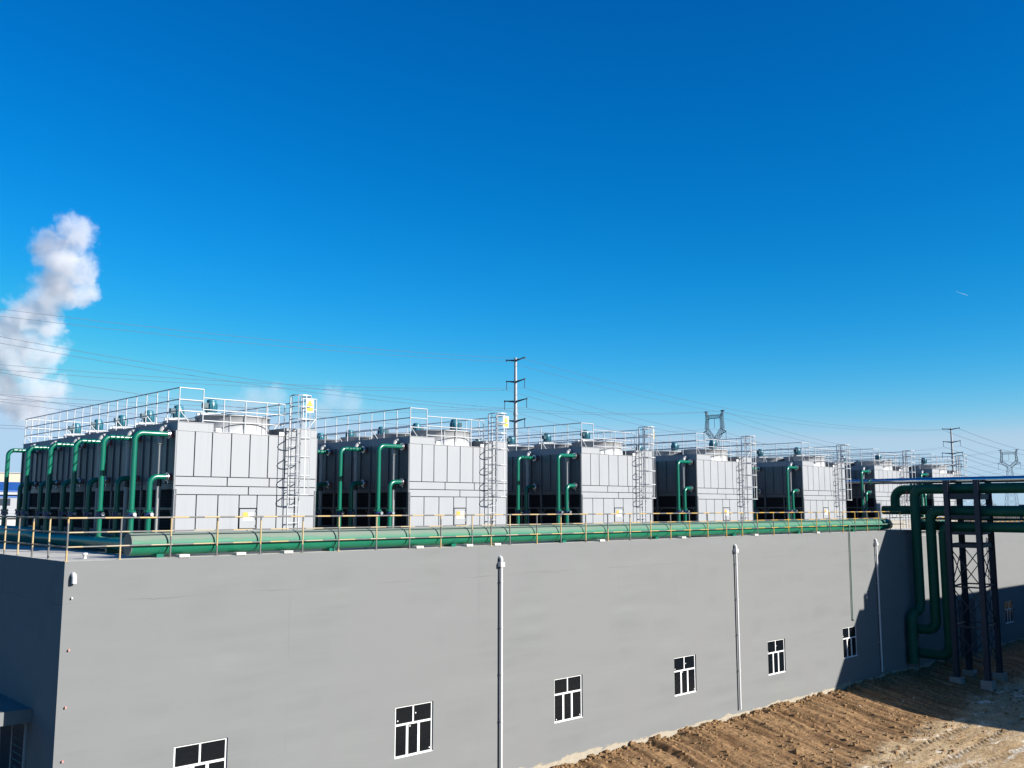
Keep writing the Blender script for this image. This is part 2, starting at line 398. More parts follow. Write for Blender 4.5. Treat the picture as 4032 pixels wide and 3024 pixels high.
# ------------------------------------------------------------------ grey building with the wall
def wall_grid(mb, x0, x1, z0, z1, y, th, holes):
    """wall in the XZ plane with window openings and their reveals"""
    xsx = sorted({x0, x1, *[h[0] for h in holes], *[h[1] for h in holes]}); zsz = sorted({z0, z1, *[h[2] for h in holes], *[h[3] for h in holes]})
    for a, b in zip(xsx, xsx[1:]):
        for c, d in zip(zsz, zsz[1:]):
            if any(h[0] <= a and b <= h[1] and h[2] <= c and d <= h[3] for h in holes): continue
            mb.add([(a, y, c), (b, y, c), (b, y, d), (a, y, d)], [(0, 1, 2, 3)])
            mb.add([(a, y+th, c), (b, y+th, c), (b, y+th, d), (a, y+th, d)], [(3, 2, 1, 0)])
    for h in holes:
        a, b, c, d = h
        mb.add([(a, y, c), (b, y, c), (b, y+th, c), (a, y+th, c)], [(0, 1, 2, 3)])
        mb.add([(a, y, d), (b, y, d), (b, y+th, d), (a, y+th, d)], [(3, 2, 1, 0)])
        mb.add([(a, y, c), (a, y+th, c), (a, y+th, d), (a, y, d)], [(0, 1, 2, 3)])
        mb.add([(b, y, c), (b, y+th, c), (b, y+th, d), (b, y, d)], [(3, 2, 1, 0)])
    for xe in (x0, x1): mb.add([(xe, y, z0), (xe, y+th, z0), (xe, y+th, z1), (xe, y, z1)], [(0, 1, 2, 3)])
def make_window(parent, x, zt, w, h, seed, y=.055):
    r = random.Random(seed); f = W(); d = .06
    zb = zt-h; zm = zt-h*.365
    for (a, b, c, e, dp) in [(0, w, h-.05, h, 0), (0, w, 0, .06, -.012), (0, .07, .06, h-.05, 0), (w-.06, w, .06, h-.05, 0), (.07, w-.06, h*.635-.035, h*.635+.035, -.004), (w*.49-.03, w*.49+.03, h*.635+.035, h-.05, 0), (w*.335-.05, w*.335+.05, .06, h*.635-.035, -.008), (w*.635-.05, w*.635+.05, .06, h*.635-.035, -.008)]:
        f.box(x+a, y+dp, zb+c, x+b, y+d, zb+e)
    f.box(x+.002, .004, zb+.001, x+w-.002, y-.014, zb+.02)
    fo = f.build('window', M['frame'], parent)
    W().box(x+.05, y+.02, zb+.05, x+w-.05, y+.04, zt-.05).build('pane', M['glass'], fo)
    for (u, v) in [(.08, .70), (.56, .82), (.40, .60), (.92, .08), (.10, .06)]:
        if r.random() < .75:
            uu = x+w*u+r.uniform(-.04, .04); vv = zb+h*v+r.uniform(-.05, .05); k = .019
            W().box(uu-k, y+.008, vv-k, uu+k, y+.0185, vv+k*1.3).build('sticker', M['sticker'], fo)
WX0, WZT, WW, WH = 3.369, -5.4807, 1.7006, 1.7393
hall = empty('pump_house', (0, 0, -10), 'long flat grey rendered building with six low windows carrying the cooling towers', 'building')
class W(MB):
    def build(s, name, mats, parent=None, loc=None):
        o = super().build(name, mats, None, loc)
        if parent is not None:
            pb = parent
            o.parent = pb
            if pb.parent is None and pb.type == 'EMPTY':
                o.location = Vector(o.location)-pb.location
        return o
holes = [(WX0+8*i, WX0+8*i+WW, WZT-WH, WZT) for i in range(6)]
mb = W(); wall_grid(mb, 0, 53.1, -12, -.001, 0, .26, holes); mb.build('front_wall', M['wall'], hall)
mb = W(); mb.box(0, .26, -12, .25, 24, -.001); mb.box(52.85, .26, -12, 53.1, 24, -.001); mb.box(.25, 23.75, -12, 52.85, 24, -.001); mb.build('side_wall', M['wall'], hall)
mb = W(); mb.box(.004, .004, -.30, 53.09, 23.99, 0); mb.build('roof_slab', M['deck'], hall)
for i in range(6): make_window(hall, WX0+8*i, WZT, WW, WH, i)
# entrance on the shaded end
mb = W(); mb.box(-3.2, 1.95, -4.58, -.002, 6.2, -4.21); mb.build('entrance_canopy', M['wall'], hall)
d = W(); d.box(-.05, 2.28, -9.4, -.004, 2.40, -4.62); d.box(-.05, 4.6, -9.4, -.004, 4.72, -4.62); d.box(-.05, 3.46, -9.4, -.004, 3.54, -4.62); d.box(-.05, 2.40, -4.72, -.004, 4.6, -4.62)
do = d.build('entrance_door', M['paleg'], hall)
pl_ = W(); pl_.box(-.03, 2.40, -9.4, -.006, 3.46, -4.72); pl_.box(-.03, 3.54, -9.4, -.006, 4.6, -4.72)
for k in range(22): pl_.box(-.045, 2.42, -9.3+k*.2, -.03, 3.44, -9.22+k*.2)
pl_.build('door_panel', M['darkwin'], do)

ext = empty('annex_building', (53.3, 0, -10), 'lower grey rendered building beyond the pipe rack with one small window', 'building')
mb = W(); ax = 68.5
wall_grid(mb, 53.3, 98, -12, DECK2-.001, 0, .26, [(ax, ax+1.7, -7.3, -5.67)]); mb.build('front_wall', M['wall'], ext)
mb = W(); mb.box(53.3, .26, -12, 53.55, 24, DECK2-.001); mb.box(97.75, .26, -12, 98, 24, DECK2-.001); mb.box(53.55, 23.75, -12, 97.75, 24, DECK2-.001); mb.build('side_wall', M['wall'], ext)
mb = W(); mb.box(53.304, .004, DECK2-.3, 97.99, 23.99, DECK2); mb.build('roof_slab', M['deck'], ext)
make_window(ext, ax, -5.67, 1.7, 1.63, 9)
d = W(); d.box(59.9, -.05, -9.3, 62.7, -.004, -5.0); do = d.build('door', M['rack'], ext)

# ------------------------------------------------------------------ rain pipes, clips, conduit
def drainpipe(x, zt, zb, label):
    o = empty('drainpipe', (x, 0, zb), label, 'drainpipe', 'white drainpipes down the grey walls')
    m = W(); m.tube([(x, -.11, zt-.33), (x, -.11, zb)], .052, 14); m.build('pipe', M['pvc'], o)
    m = W(); m.tube(rounded([(x, .02, zt-.06), (x, -.11, zt-.06), (x, -.11, zt-.34)], .1, 8), .068, 14); m.build('elbow', M['pvc'], o)
    m = W(); m.box(x-.105, -.20, zt-.42, x+.105, -.012, zt-.25); m.build('hopper', M['pvc'], o)
    z = zt-1.0
    while z > zb+.3:
        m = W(); m.tube([(x, -.11, z-.022), (x, -.11, z+.022)], .068, 14); m.box(x-.03, -.06, z-.02, x+.03, -.002, z+.02); m.build('clip', M['pvc'], o)
        z -= 1.75
drainpipe(16.32, -.40, -9.2, 'white drainpipe nearest the corner, between the second and third windows')
drainpipe(32.54, -.38, -8.50, 'white drainpipe down to the dirt between the fourth and fifth windows')
drainpipe(47.83, -.44, -8.45, 'white drainpipe crossing from sunlight into the big shadow')
drainpipe(65.7, -.75, -8.7, 'white drainpipe on the far wall seen behind the dark pipe rack')
m = W(); m.tube(rounded([(.232, .01, -.36), (.232, -.12, -.36), (.232, -.12, -.60)], .1, 8), .068, 16)
tag(m.build('pipe_elbow', M['pvc']), 'short white elbow sticking out high beside the wall corner, without a pipe', 'pipe elbow')
for z, lab in [(-1.0, 'small white clip left high on the wall under the pipe elbow'), (-2.4, 'upper red-stained wall clip beside the building corner'), (-3.92, 'middle red-stained wall clip with a pale smear above it'), (-5.33, 'lowest red-stained wall clip beside the building corner')]:
    m = W(); m.tube([(.225, 0, z), (.225, -.05, z)], .028, 8); m.box(.205, -.075, z-.022, .245, -.045, z+.022)
    tag(m.build('wall_clip', M['pvc'] if z > -2 else simple('stained_clip', (.55, .22, .18), .5)), lab, 'clip', 'loose pipe clips beside the corner')
m = W(); m.tube(rounded([(50.35, -.07, .41), (44.58, -.07, .42), (44.50, -.07, -5.08), (44.72, -.07, -5.12)], .09, 6), .034, 10)
tag(m.build('conduit', simple('pale_green_conduit', (.10, .17, .13), .45)), 'thin grey-green conduit along the railing foot and down the sunlit wall', 'conduit')
m = W(); m.lathe((.935, 1.168, 0), [(.05, 0), (.05, .10), (.075, .11), (.075, .17), (.0, .175)], 14)
tag(m.build('roof_vent', M['pvc']), 'small white plastic vent cap on the roof by the corner railing', 'vent cap')

# ------------------------------------------------------------------ yellow railings
rail = empty('roof_railing', (0, .06, 0), 'yellow and grey banded railing along the front roof edge', 'railing')
for x in [.05]+POSTX:
    m = W(); m.tube([(x, .06, 0), (x, .06, 1.165)], .028, 8); m.box(x-.06, .005, .001, x+.06, .12, .012); m.build('post', M['postp'], rail)
for z in (1.19, .79, .39):
    m = W(); m.tube([(.05, .06, z), (52.0, .06, z)], .026 if z > 1 else .022, 8); m.build('rail', M['railx' if z > 1 else 'railx2'], rail)
rail = empty('roof_railing', (.06, .06, 0), 'yellow posted railing along the shaded end of the roof', 'railing')
for y in [1.60, 3.06, 4.43, 5.82, 7.25, 8.7, 10.1, 11.5, 12.9, 14.3, 15.7, 17.1, 18.5, 19.9, 21.3, 22.7]:
    m = W(); m.tube([(.06, y, 0), (.06, y, 1.165)], .028, 8); m.build('post', M['postp'], rail)
for z in (1.19, .79, .39):
    m = W(); m.tube([(.06, .09, z), (.06, 23.4, z)], .026 if z > 1 else .022, 8); m.build('rail', M['raily' if z > 1 else 'raily2'], rail)
rail = empty('roof_railing', (55, .06, DECK2), 'yellow railing on the lower roof beyond the pipe rack', 'railing')
x = 54.4
while x < 97:
    m = W(); m.tube([(x, .06, DECK2), (x, .06, DECK2+1.165)], .028, 8); m.build('post', M['postp'], rail); x += 1.5
for z in (1.19, .79, .39):
    m = W(); m.tube([(54.4, .06, DECK2+z), (96.4, .06, DECK2+z)], .026, 8); m.build('rail', M['railx'], rail)

# ------------------------------------------------------------------ long green header and its blocks
MP = (.50, .40, .335)      # y, z, radius
hd = empty('header_pipe', (1.9, MP[0], 0), 'long thick dusty green pipe lying along the roof edge behind the yellow railing', 'pipe')
m = W(); m.tube([(1.92, MP[0], MP[1]), (20, MP[0], MP[1]), (35, MP[0], MP[1]), (50.0, MP[0], MP[1])], MP[2], 40, caps=False); m.build('pipe', M['dustgreen'], hd)
m = W(); m.tube([(1.895, MP[0], MP[1]), (1.92, MP[0], MP[1])], MP[2]+.004, 40); m.build('end_plate', simple('dull_end_plate', (.13, .145, .13), .8), hd)
m = W(); m.tube(rounded([(50.0, MP[0], MP[1]), (51.1, MP[0], MP[1]), (51.1, 1.9, MP[1])], .55, 8), MP[2]-.003, 32); m.build('bend', M['green'], hd)
for x in [2.8, 8.8, 14.2, 20.3, 26.6, 33.0, 39.4, 45.8]:
    m = W(); m.tube([(x-.05, MP[0], MP[1]-.02), (x+.05, MP[0], MP[1]-.02)], MP[2]-.005, 32); m.box(x-.11, MP[0]-.24, .004, x+.11, MP[0]+.24, .11); m.build('saddle', M['green'], hd)
for k, x in enumerate([3.42, 5.27, 6.95, 12.35, 14.75, 16.2, 22.4, 28.3, 34.6, 41.0]):
    m = W(); m.box(-.16, -.14, 0, .16, .14, .085)
    o = m.build('concrete_block', M['block'], loc=(x, .10, 0))
    tag(o, f'pale concrete block under the green header pipe at the roof edge, {ORD[k]} from the corner', 'concrete block', 'concrete blocks under the header')

# ------------------------------------------------------------------ cooling towers
UW, LEN, CELL = 5.234, 16.0, 2.6667
def make_tower(mu):
    root = empty('cooling_tower', (0, 0, 0))
    # core
    m = MB(); m.box(.05, .06, .6, UW-.05, LEN-.06, 3.99); m.build('inner_casing', M['seam'], root)
    m = MB(); m.box(.02, .02, 0, UW-.02, LEN-.02, .58); m.build('plinth', M['footing'], root)
    # front cladding sheets, joints left open over the dark core
    for end in (0, 1):
        m = MB(); gpx = .020
        def sheet(u0, u1, z0, z1):
            a, b = u0+gpx, u1-gpx
            if end == 0: m.box(a, 0, z0+.014, b, .058, z1-.014)
            else: m.box(UW-b, LEN-.058, z0+.014, UW-a, LEN, z1-.014)
        S = [0, .61, 1.22, 1.91, 2.60, 3.30, 3.97, 4.57, UW]
        for a, b in zip(S, S[1:]): sheet(a-(gpx if a == 0 else 0), b+(gpx if b == UW else 0), 2.49, 3.985)
        for a, b in zip([0, 1.81, 3.38, UW], [1.81, 3.38, UW]): sheet(a-(gpx if a == 0 else 0), b+(gpx if b == UW else 0), 2.185, 2.49)
        for a, b in [(0, 2.60), (2.60, UW)]: sheet(a-(gpx if a == 0 else 0), b+(gpx if b == UW else 0), 1.90, 2.185)
        L = [0, .74, 1.50, 2.27, 2.94, 3.69, 4.41, UW]
        for a, b in zip(L, L[1:]):
            if end == 0 and a == 2.27: sheet(a, b, 1.45, 1.90); continue
            sheet(a-(gpx if a == 0 else 0), b+(gpx if b == UW else 0), .74, 1.90)
        for a, b in [(0, 2.60), (2.60, UW)]: sheet(a-(gpx if a == 0 else 0), b+(gpx if b == UW else 0), .58, .74)
        m.build('end_cladding', M['clad'], root)
    # access door
    d = MB(); d.box(2.31, -.012, .78, 2.90, .05, 1.425); do = d.build('access_door', M['clad'], root)
    h = MB()
    for z in (.86, 1.10, 1.36): h.box(2.885, -.035, z-.03, 2.935, -.0125, z+.03)
    h.box(2.90, -.02, .8, 2.925, -.0127, 1.41); h.build('hinge', M['darkpvc'], do)
    m = MB(); m.box(2.42, -.02, 1.185, 2.60, -.0125, 1.315); m.build('placard', M['plate_o'], do)
    m = MB(); m.box(2.62, -.02, 1.19, 2.80, -.0125, 1.31); m.box(2.42, -.02, 1.03, 2.80, -.0125, 1.14); m.build('placard', M['plate_w'], do)
    m = MB(); m.box(2.66, -.024, 1.245, 2.70, -.0205, 1.285); m.box(2.72, -.024, 1.245, 2.76, -.0205, 1.265); m.build('placard_print', M['ink'], do)
    # sides: ribbed sheets above, open black fill with posts below
    for sd in (0, 1):
        fx = (lambda a, b: (a, b)) if sd == 0 else (lambda a, b: (UW-b, UW-a))
        m = MB()
        x0, x1 = fx(-.0, .049); m.box(x0, .06, 2.27, x1, LEN-.06, 3.985)
        x0, x1 = fx(-.012, .049); m.box(x0, .06, 2.075, x1, LEN-.06, 2.255)
        for k in range(25):
            y = .06+k*(LEN-.12)/24; x0, x1 = fx(-.045, .001); m.box(x0, y-.018, 2.275, x1, y+.018, 3.98)
        for k in range(7):
            y = min(max(k*CELL, .06), LEN-.06); x0, x1 = fx(-.05, .001); m.box(x0, y-.05, 2.06, x1, y+.05, 3.982)
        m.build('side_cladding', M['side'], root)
        m = MB()
        x0, x1 = fx(.06, .12); m.box(x0, .07, .6, x1, LEN-.07, 2.07)
        for k in range(14):
            z = .68+k*.1; x0, x1 = fx(.03, .07); m.box(x0, .08, z, x1, LEN-.08, z+.03)
        m.build('louvre', M['dark'], root)
        m = MB()
        for k in range(13):
            y = min(max(k*CELL/2, .06), LEN-.06); x0, x1 = fx(-.03, .055); w = .06 if k % 2 == 0 else .035
            m.box(x0, y-w, .58, x1, y+w, 2.07)
            if k % 2 == 0:
                for s in (-1, 1):
                    xa, xb = fx(-.005, .03)
                    if 0 < y+s*.3 < LEN: m.bar(((xa+xb)/2, y, 1.12), ((xa+xb)/2, y+s*.28, 1.40), .03, .05)
        x0, x1 = fx(-.034, .05); m.box(x0, .06, 1.40, x1, LEN-.06, 1.48); m.box(x0, .06, .58, x1, LEN-.06, .70)
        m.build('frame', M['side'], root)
        # raised distribution box along each long side
        m = MB(); x0, x1 = fx(-.004, 1.24); m.box(x0, -.003, 4.002, x1, LEN+.003, 4.262); m.box(x0-.012 if sd == 0 else x0, -.02, 4.262, x1 if sd == 0 else x1+.012, LEN+.02, 4.282)
        m.build('distribution_box', M['clad'] if sd else M['clad'], root)
    m = MB(); m.box(-.003, .0, 3.983, UW+.003, LEN, 4.0015); m.build('fan_deck', M['galvdull'], root)
    for u in (1.42, 3.80):
        m = MB(); m.box(u-.10, -.02, 3.99, u+.10, .0, 4.12); m.cyl((u, -.021, 4.06), (u, -.03, 4.06), .03, 10); m.build('lifting_lug', M['plate_w'], root)
    # fans and motors
    for k in range(6):
        v = CELL*(k+.5)
        m = MB(); m.lathe((2.60, v, 4.0), [(1.26, 0), (1.25, .10), (1.25, .60), (1.30, .602), (1.30, .64), (1.235, .642), (1.235, .15)], 48)
        for q in range(8):
            a = 2*PI*q/8+.25; c, s = math.cos(a), math.sin(a)
            m.bar((2.60+1.258*c, v+1.258*s, 4.01), (2.60+1.258*c, v+1.258*s, 4.60), .03, .03, (c, s, 0))
        fo = m.build('fan_stack', M['fan'], root)
        m = MB(); m.lathe((2.60, v, 4.62), [(.05, .05), (.35, .05), (.35, .052)], 20)
        for rr in (.45, .7, .95, 1.2): m.tube([(2.6+rr*math.cos(2*PI*i/28), v+rr*math.sin(2*PI*i/28), 4.655) for i in range(28)], .008, 4, closed=True)
        for q in range(10): a = PI*q/10; m.bar((2.6-1.25*math.cos(a), v-1.25*math.sin(a), 4.65), (2.6+1.25*math.cos(a), v+1.25*math.sin(a), 4.65), .02, .015)
        m.build('fan_guard', M['motordark'], fo)
        mo = MB(); mo.lathe((mu, v, 4.74), [(.10, 0), (.185, .01), (.185, .36), (.16, .40), (.165, .41), (.165, .47), (.10, .50), (0, .505)], 20)
        for q in range(14):
            a = 2*PI*q/14; c, s = math.cos(a), math.sin(a); mo.bar((mu+.19*c, v+.19*s, 4.80), (mu+.19*c, v+.19*s, 5.08), .012, .035, (c, s, 0))
        mot = mo.build('fan_motor', M['motor'], root)
        sg = -1 if mu < 2.6 else 1
        m = MB(); m.box(mu+sg*.17-.06, v-.10, 4.92, mu+sg*.17+.10*sg+.06, v+.08, 5.10) if sg > 0 else m.box(mu-.33, v-.10, 4.92, mu-.16, v+.08, 5.10)
        m.tube([(mu+sg*.25, v, 4.92), (mu+sg*.30, v+.02, 4.75), (mu+sg*.42, v+.1, 4.55), (mu+sg*.5, v+.1, 4.3)], .014, 6); m.build('terminal_box', M['motordark'], mot)
        m = MB()
        for dy in (-.16, .16): m.bar((mu-.45, v+dy, 4.70), (mu+.55, v+dy, 4.70), .07, .07)
        m.box(mu-.24, v-.22, 4.735, mu+.24, v+.22, 4.755); m.box(mu-.40, v-.12, 4.64, mu-.34, v+.12, 4.67)
        m.build('motor_mount', M['galv'], mot)
    # guard rails
    def railrun(pts, z0, dz, posts, name='guard_rail', low=True):
        m = MB()
        for h in (1.12, .73, .36): 
            for a, b in zip(pts, pts[1:]): m.tube([(a[0], a[1], z0+h), (b[0], b[1], z0+h)], .02, 6)
        for (x, y, br) in posts:
            m.tube([(x, y, z0), (x, y, z0+1.12)], .02, 6)
            if br: m.tube([(x, y, z0+.40), (x+br*.34, y, z0+.01)], .018, 6)
        return m.build(name, M['galv'], root)
    n = 18; ys = [.03+(LEN-.06)*k/n for k in range(n+1)]
    railrun([(.03, .03), (.03, LEN-.03)], 4.28, 0, [(.03, y, 1 if i % 3 == 0 else 0) for i, y in enumerate(ys)])
    railrun([(.03, .03), (.86, .03)], 4.28, 0, [(.86, .03, 0)])
    railrun([(UW-.03, .03), (UW-.03, LEN-.03)], 4.28, 0, [(UW-.03, y, -1 if i % 3 == 0 else 0) for i, y in enumerate(ys)])
    railrun([(.86, .03), (3.92, .03)], 4.0, 0, [(1.61, .03, 0), (2.41, .03, 0), (3.21, .03, 0), (3.92, .03, 0)])
    railrun([(.03, LEN-.03), (UW-.03, LEN-.03)], 4.28, 0, [(UW*k/5, LEN-.03, 0) for k in range(1, 5)])
    railrun([(4.62, .03), (UW-.03, .03)], 4.28, 0, [(4.66, .03, 0)])
    # caged ladder
    lo = -.17; m = MB()
    for u in (4.02, 4.46): m.bar((u, lo, .05), (u, lo, 5.40), .055, .022, (1, 0, 0))
    z = .35
    while z < 4.4: m.tube([(4.02, lo, z), (4.46, lo, z)], .013, 6); z += .30
    for z in (.9, 2.0, 3.1, 4.1):
        for u in (4.02, 4.46): m.bar((u, lo, z), (u, .0, z), .03, .02)
    la = m.build('ladder', M['galv'], root)
    m = MB()
    def hoop(z, rx=.36, dp=.72):
        pts = [(4.02, lo, z), (3.95, lo-.16, z)]
        for k in range(9):
            a = PI+PI*k/8; pts.append((4.24+rx*math.cos(a), lo-.36+ (dp-.36)*math.sin(a), z))
        pts += [(4.53, lo-.16, z), (4.46, lo, z)]
        for a, b in zip(pts, pts[1:]): m.bar(a, b, .012, .04)
        return pts
    for z in (1.92, 2.58, 3.24, 3.90, 4.56, 5.00, 5.40): pts = hoop(z)
    for k in (2, 4, 6, 8, 10): m.bar((pts[k][0], pts[k][1], 1.90), (pts[k][0], pts[k][1], 5.42), .028, .012, (pts[k][0]-4.24, pts[k][1]-lo+.3, 0))
    m.build('safety_cage', M['galv'], la)
    return root
towA = make_tower(1.78); towB = make_tower(3.40)
TL = ['nearest and largest galvanised cooling tower row with its long shaded side of green pipes', 'galvanised cooling tower row, second from the building corner', 'galvanised cooling tower row in the middle, beside the steel pole line', 'galvanised cooling tower row in front of the cat-head lattice pylon', 'galvanised cooling tower row last before the dark pipe rack, fifth from the corner', 'cooling tower row partly hidden behind the mirror-clad pipe', 'farthest and smallest cooling tower row behind the pipe rack columns']
for i in range(7):
    if i == 0: r = towA
    elif i == 1: r = towB
    else: r = copy_tree(towA if i % 2 == 0 else towB)
    r.location = (TX[i], Y0, 0); tag(r, TL[i], 'cooling tower', 'rows of galvanised cooling towers on the roof')
TN = ['nearest', 'second', 'third', 'fourth', 'fifth', 'sixth', 'farthest']

# warning signs on the ladder cages
def make_sign():
    o = empty('warning_sign', (0, 0, 0))
    m = MB(); m.box(-.15, -.006, -.24, .15, .006, .24); m.build('plate', M['plate_w'], o)
    def tri(mb, r, y, cz):
        v = [(r*math.cos(a), y, cz+r*math.sin(a)) for a in (PI/2, PI/2+2*PI/3, PI/2+4*PI/3)]; w = [(p[0], y+.003, p[2]) for p in v]
        mb.add(v+w, [(0, 1, 2), (5, 4, 3), (0, 3, 4, 1), (1, 4, 5, 2), (2, 5, 3, 0)])
    m = MB(); tri(m, .165, -.0095, .06); m.build('border', M['ink'], o)
    m = MB(); tri(m, .118, -.013, .06); m.box(-.125, -.0095, -.20, .125, -.0065, -.06); m.build('panel', M['plate_y'], o)
    m = MB(); m.box(-.012, -.017, .035, .012, -.0135, .115); m.box(-.012, -.017, .003, .012, -.0135, .025); m.build('symbol', M['ink'], o)
    cu = bpy.data.curves.new('lettering', 'FONT'); cu.body = '当心\n坠落'; cu.size = .075; cu.align_x = 'CENTER'; cu.space_line = .85
    to = bpy.data.objects.new('lettering', cu); COL.objects.link(to)
    dg = bpy.context.evaluated_depsgraph_get(); dg.update(); mesh = bpy.data.meshes.new_from_object(to.evaluated_get(dg)); COL.objects.unlink(to); bpy.data.objects.remove(to)
    for p in mesh.vertices: p.co = (p.co.x, -.0105, p.co.y)
    mesh.materials.clear(); mesh.materials.append(M['ink'])
    if len(mesh.polygons):
        lo = bpy.data.objects.new('lettering', mesh); COL.objects.link(lo); lo.parent = o; lo.location = (0, 0, -.125)
    return o
sg = make_sign()
for i in range(7):
    o = sg if i == 0 else copy_tree(sg)
    o.location = (TX[i]+4.43, Y0-.80, 5.05) if i < 2 else (TX[i]+4.40, Y0-.80, 5.05)
    o.rotation_euler = (0, 0, -.12 if i < 2 else .55)
    tag(o, f'yellow and white warning sign on the ladder cage of the {TN[i]} cooling tower', 'sign', 'warning signs on the ladder cages')

# ------------------------------------------------------------------ risers, overflow pipes and headers beside each tower
def make_riser(e, ztop, tall):
    o = empty('riser_pipe', (0, 0, 0))
    m = MB(); m.tube(rounded([(-.16, 0, ztop), (-e, 0, ztop), (-e, 0, 1.36)], .24, 8), .088, 16, caps=False); m.tube([(-e, 0, 1.18), (-e, 0, .45)], .088, 16, caps=False); m.build('pipe', M['green'], o)
    m = MB(); m.tube([(-e, 0, 1.325), (-e, 0, 1.365)], .15, 16)
    for k in range(8): a = 2*PI*k/8; m.cyl((-e+.125*math.cos(a), .125*math.sin(a), 1.36), (-e+.125*math.cos(a), .125*math.sin(a), 1.40), .016, 6)
    m.build('flange', M['green'], o)
    m = MB(); m.tube([(-e, 0, 1.20), (-e, 0, 1.322)], .125, 16); m.tube([(-e, 0, 1.165), (-e, 0, 1.197)], .15, 16); m.cyl((-e, -.10, 1.26), (-e, -.22, 1.26), .03, 8); va = m.build('valve', M['valve'], o)
    m = MB(); m.cyl((-e+.02, -.22, 1.26), (-e+.02, -.25, 1.26), .06, 12); m.cyl((-e+.09, -.125, 1.21), (-e+.09, -.15, 1.21), .03, 8); m.build('gear_box', M['steel'], va)
    m = MB(); m.tube([(-.20, 0, ztop), (-.06, 0, ztop)], .105, 16); m.tube([(-.165, 0, ztop), (-.135, 0, ztop)], .15, 16)
    if not tall: m.cyl((-.12, -.03, ztop-.10), (-.12, -.03, ztop-.21), .02, 8)
    fl = m.build('coupling', M['steel'], o)
    m = MB(); m.tube([(-.06, 0, ztop), (-.03, 0, ztop)], .112, 16); m.build('gasket', M['red'], fl)
    return o
def make_overflow():
    o = empty('overflow_pipe', (0, 0, 0))
    m = MB(); m.tube([(-.25, 0, 3.55), (-.25, 0, 2.36)], .072, 14); m.tube([(-.25, 0, 2.20), (-.25, 0, .0)], .078, 14); m.build('pipe', M['greypvc'], o)
    m = MB(); m.tube([(-.25, 0, 2.18), (-.25, 0, 2.38)], .09, 14); m.build('coupling', M['darkpvc'], o)
    m = MB(); m.tube(rounded([(-.25, 0, 3.55), (-.25, 0, 4.10), (.05, -.02, 4.10)], .17, 8), .10, 14); m.build('elbow', M['greypvc'], o)
    return o
RT = make_riser(1.25, 3.86, True); RL = make_riser(.70, 2.47, False); OV = make_overflow()
used = {}
def put(proto, loc, label, cat, group):
    o = proto if proto.name not in used else copy_tree(proto)
    used[proto.name] = 1; o.location = loc; tag(o, label, cat, group)
ncell = [6, 5, 4, 3, 2, 2, 2]
TW = ['nearest', 'second', 'third', 'fourth', 'fifth', 'sixth', 'farthest']
for i in range(7):
    zb = 0 if i < 5 else 0
    for k in range(ncell[i]):
        y = Y0+.33+CELL*k
        put(RT, (TX[i], y, zb), f'tall green riser pipe, {ORD[k]} from the front along the {TW[i]} cooling tower', 'riser pipe', 'tall green riser pipes')
        put(RL, (TX[i], y, zb), f'short green riser pipe, {ORD[k]} from the front along the {TW[i]} cooling tower', 'riser pipe', 'short green riser pipes')
        put(OV, (TX[i], y+.36, zb), f'grey overflow pipe with dark coupling, {ORD[k]} from the front along the {TW[i]} cooling tower', 'overflow pipe', 'grey overflow pipes')
for i in range(7):
    for e, nm in ((1.25, 'outer'), (.70, 'inner')):
        o = empty('branch_header', (TX[i]-e, 1.0, 0), f'{nm} shaded green header pipe lying beside the {TW[i]} cooling tower', 'header pipe', 'shaded branch headers')
        m = W(); xx = TX[i]-e
        if i == 0 and e > 1: m.tube([(xx, .86, .32), (xx, 11.2, .32), (xx, 11.7, .40), (xx, 18.4, .40)], [.205, .205, .33, .33], 20)
        else: m.tube([(xx, .86 if i < 6 else 1.2, .32), (xx, 18.4, .32)], .205, 20)
        m.build('pipe', M['green'], o)
        for y in (3.9, 9.2, 14.5):
            m = W(); m.box(xx-.20, y-.07, .001, xx+.20, y+.07, .16); m.build('saddle', M['green'], o)

# ------------------------------------------------------------------ pipe rack and its pipes
legs = [(51.5, -3.05), (51.52, -4.86), (54.6, -2.60), (54.95, -4.29)]
rk = empty('pipe_rack', (53, -3.8, -8.8), 'dark four-legged steel pipe rack with crossed bracing standing in shadow', 'pipe rack')
for (x, y) in legs:
    m = W(); zt = 3.15
    m.box(x-.15, y-.15, -8.75, x-.13, y+.15, zt); m.box(x+.13, y-.15, -8.75, x+.15, y+.15, zt); m.box(x-.13, y-.012, -8.75, x+.13, y+.012, zt-.002); m.box(x-.22, y-.22, -8.78, x+.22, y+.22, -8.752)
    m.build('column', M['rack'], rk)
pairs = [(0, 1), (2, 3), (0, 2), (1, 3)]
for (a, b) in pairs:
    A, B = legs[a], legs[b]
    for z, h in [(2.14, .34), (.87, .22), (-.12, .18), (-.88, .24)]:
        m = W(); m.bar((*A, z), (*B, z), .10, h); m.build('beam', M['rack'], rk)
    for z in (-3.38, -5.77): m = W(); m.bar((*A, z), (*B, z), .07, .09); m.build('beam', M['rack'], rk)
    zz = [-1.0, -3.38, -5.77, -8.2]
    for z0, z1 in zip(zz, zz[1:]):
        m = W(); m.bar((*A, z0), (*B, z1), .05, .05); m.bar((*A, z1), (*B, z0), .05, .051); m.build('brace', M['rack'], rk)
FL = ['concrete footing of the rack column nearest the wall corner', 'concrete footing of the front rack column closest to the viewer', 'concrete footing of the rear rack column by the wall', 'concrete footing of the rear rack column away from the wall']
for (x, y), lb in zip(legs, FL):
    m = W(); m.box(x-.33, y-.33, -9.5, x+.33, y+.33, -8.785); tag(m.build('footing', M['footing']), lb, 'footing', 'footings of the pipe rack')
YE = -14.6
def pipe(name, label, path, r, mat, rad, n=22, group=None, cat='pipe'):
    m = W(); m.tube(rounded(path, rad, 10), r, n); return tag(m.build(name, mat), label, cat, group)
